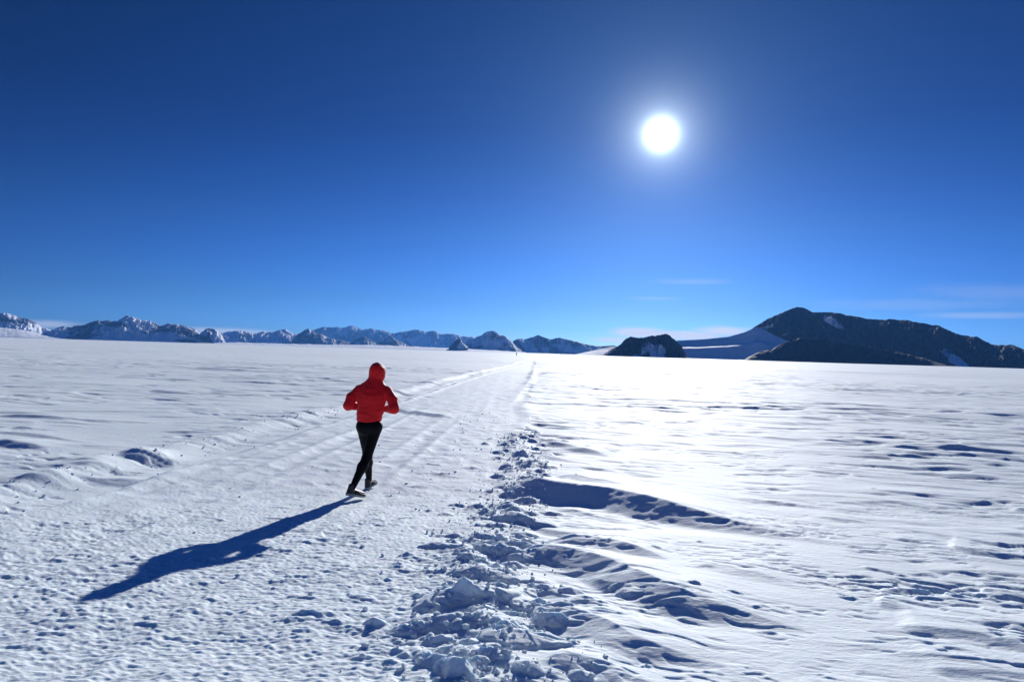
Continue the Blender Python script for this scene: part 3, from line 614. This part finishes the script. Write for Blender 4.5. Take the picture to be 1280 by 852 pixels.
def jacket_f(G):
    z = G[..., 2]
    torso = U_([cone(G, (-.004, 0, .985), (.0, .01, 1.10), .160, .165, (1, .74, 1)), cone(G, (.0, .01, 1.10), (.015, .04, 1.30), .165, .185, (1, .74, 1)), cone(G, (.015, .04, 1.30), (.02, .06, 1.40), .185, .16, (1, .74, 1)),
                cone(G, SHL, SHR, .062, .062), cone(G, (.03, .07, 1.40), NECK, .125, .095), cone(G, NECK, SHL, .08, .06), cone(G, NECK, SHR, .08, .06)], .04)
    mL = (np.array(SHL) + ELL) / 2 + [-.026, 0, .012]; mR = (np.array(SHR) + ELR) / 2 + [.026, 0, .012]
    armL = smin(smin(cone(G, SHL, mL, .072, .068), cone(G, mL, ELL, .068, .068), .02), cone(G, ELL, np.array(WRL) - [0, .02, 0], .070, .042), .02)
    armR = smin(smin(cone(G, SHR, mR, .072, .068), cone(G, mR, ELR, .068, .069), .02), cone(G, ELR, np.array(WRR) - [0, .02, 0], .072, .042), .02)
    h = np.array(HEAD)
    hood = smin(ball(G, h + [0.005, -.012, .010], (.113, .126, .128)), cone(G, h + [0, -.02, -.05], np.array(NECK) + [0, 0, -.03], .104, .10), .03)
    hood = smin(hood, ball(G, h + [0.0, -.045, .055], (.085, .085, .08)), .03)
    hood = np.maximum(hood, -ball(G, h + [0, .13, -.005], (.072, .11, .098)))                                          # face opening
    o = smin(torso, armL, .018); o = smin(o, armR, .018); o = smin(o, hood, .022)
    folds = .0075 * n3(G, .05, 500) + .009 * n3(G * [1, 1, .8], .12, 510)
    folds += .0015 * np.cos((z - 1.035) * 95 + 3 * G[..., 0] * 5) * np.exp(-((z - 1.06) / .06) ** 2)                     # bunching over the hem
    o = o + folds
    o = np.maximum(o, .985 + .004 * np.sin(G[..., 0] * 22) - z)
    return o
def tights_f(G):
    o = legs(G, .0) + .0016 * n3(G, .04, 520)
    return np.maximum(np.maximum(o, z_cut(G)), G[..., 2] - 1.03)
def z_cut(G):
    a = .105 - G[..., 2]; return np.where(G[..., 1] < 0, .13 - G[..., 2], a)
def shoe_fs(an, ax, lift):
    an = np.array(an); ax = np.array(ax, float); ax /= np.linalg.norm(ax)                                             # ax points heel -> toe
    side = np.cross(ax, (0, 0, 1)); side /= np.linalg.norm(side); up = np.cross(side, ax)
    heel = np.array([an[0], an[1], 0]) - ax * .055; heel[2] = lift[0]; M = np.stack([side, ax, up])
    def loc(G): return (G - heel) @ M.T
    def outline(q):                                                                                                    # plan shape: heel narrow, ball wide
        y = q[..., 1]; wdt = .036 + .016 * ss(.02, .17, y) - .012 * ss(.2, .27, y)
        cl = np.clip(y, 0.0, .215)
        return np.hypot(q[..., 0] - .006 * ss(.05, .2, y), (y - cl)) - wdt
    def upper(G):
        q = loc(G); y = q[..., 1]; top = .085 - .045 * ss(.05, .2, y)
        o = np.maximum(outline(q) + .004 + .35 * np.clip(q[..., 2] - .03, 0, 1), np.maximum(.018 - q[..., 2], q[..., 2] - top))
        col_ = cone(q, (0, .02, .05), (0, .015, .115), .044, .038)
        return smin(o, col_, .02)
    def sole(G):
        q = loc(G); y = q[..., 1]; toe = .014 * ss(.19, .27, y)
        return np.maximum(outline(q) - .003, np.maximum(toe - q[..., 2] - .006, q[..., 2] - .024 - toe * .4))
    return upper, sole
def cloth(name, col, rough=.6, sheen=.0, spec=.4):
    m = bpy.data.materials.new(name); m.use_nodes = True; t = m.node_tree; b = t.nodes['Principled BSDF']
    b.inputs['Roughness'].default_value = rough; b.inputs['Specular IOR Level'].default_value = spec; b.inputs['Sheen Weight'].default_value = sheen
    tcd = t.nodes.new('ShaderNodeTexCoord'); n = t.nodes.new('ShaderNodeTexNoise'); n.inputs['Scale'].default_value = 22; n.inputs['Detail'].default_value = 4
    t.links.new(tcd.outputs['Object'], n.inputs['Vector'])
    mx = t.nodes.new('ShaderNodeMix'); mx.data_type = 'RGBA'; mx.inputs[6].default_value = (*[c * .85 for c in col], 1); mx.inputs[7].default_value = (*col, 1); t.links.new(n.outputs[0], mx.inputs[0]); t.links.new(mx.outputs[2], b.inputs['Base Color'])
    bp = t.nodes.new('ShaderNodeBump'); bp.inputs['Strength'].default_value = .3; bp.inputs['Distance'].default_value = .01; t.links.new(n.outputs[0], bp.inputs['Height']); t.links.new(bp.outputs[0], b.inputs['Normal'])
    return m
RED = cloth('red_shell', (.76, .007, .013), .6, .15, .2); BLACK = cloth('black_tights', (.005, .005, .006), .6, .0, .12); SKIN = cloth('skin', (.55, .33, .25), .5)
SHOE = cloth('shoe_upper', (.03, .03, .032), .6); SOLE = cloth('shoe_sole', (.40, .43, .40), .6); DARKC = cloth('dark_jacket', (.02, .025, .04), .6)

# the body is the thing itself; clothes and shoes are its children
V, Q = nets(body_f, (-.42, -.6, .0), (.45, .66, 1.80), .0075)
runner = link('person', mesh_np('person', V, Q), SKIN)
tag(runner, 'runner seen from behind in a red hooded jacket and black tights on the snow track', 'person')
parts = []
V, Q = nets(jacket_f, (-.40, -.18, .94), (.44, .40, 1.84), .0095); parts.append(link('hooded_jacket', mesh_np('hooded_jacket', V, Q), RED, runner))
V, Q = nets(tights_f, (-.25, -.55, .08), (.25, .5, 1.06), .009); parts.append(link('tights', mesh_np('tights', V, Q), BLACK, runner))
for an, ax, lift, lo, hi in ((ANL, (.22, 1, .16), (.010, 0), (-.2, .25, -.03), (.15, .70, .27)), (ANR, (.72, .68, -.22), (.075, 0), (-.3, -.6, -.03), (.2, -.1, .32))):
    up_, so_ = shoe_fs(an, ax, lift)
    V, Q = nets(up_, lo, hi, .007); sh = link('shoe', mesh_np('shoe', V, Q), SHOE, runner)
    V, Q = nets(so_, lo, hi, .006); s2 = link('sole', mesh_np('sole', V, Q), SOLE, sh)
runner.location = (RUN[0], RUN[1], zg)
# a second, far-off figure on the track
def copy_tree(o, parent=None):
    c = o.copy(); COL.objects.link(c)
    if parent is not None: c.parent = parent
    for ch in list(o.children): copy_tree(ch, c)
    return c
far = copy_tree(runner); tag(far, 'tiny dark distant figure far along the track near the horizon', 'person')
for ch in far.children:
    if ch.name.startswith('hooded_jacket'): ch.data = ch.data.copy(); ch.data.materials[0] = DARKC
p = g(645.5, 445.0); p = p / np.linalg.norm(p) * 350
far.location = (p[0], p[1], zat(p[0], p[1]))
print('SUN az/el', math.degrees(SUN_AZ), math.degrees(SUN_EL), 'verts', NR, NA, 'zg', zg)
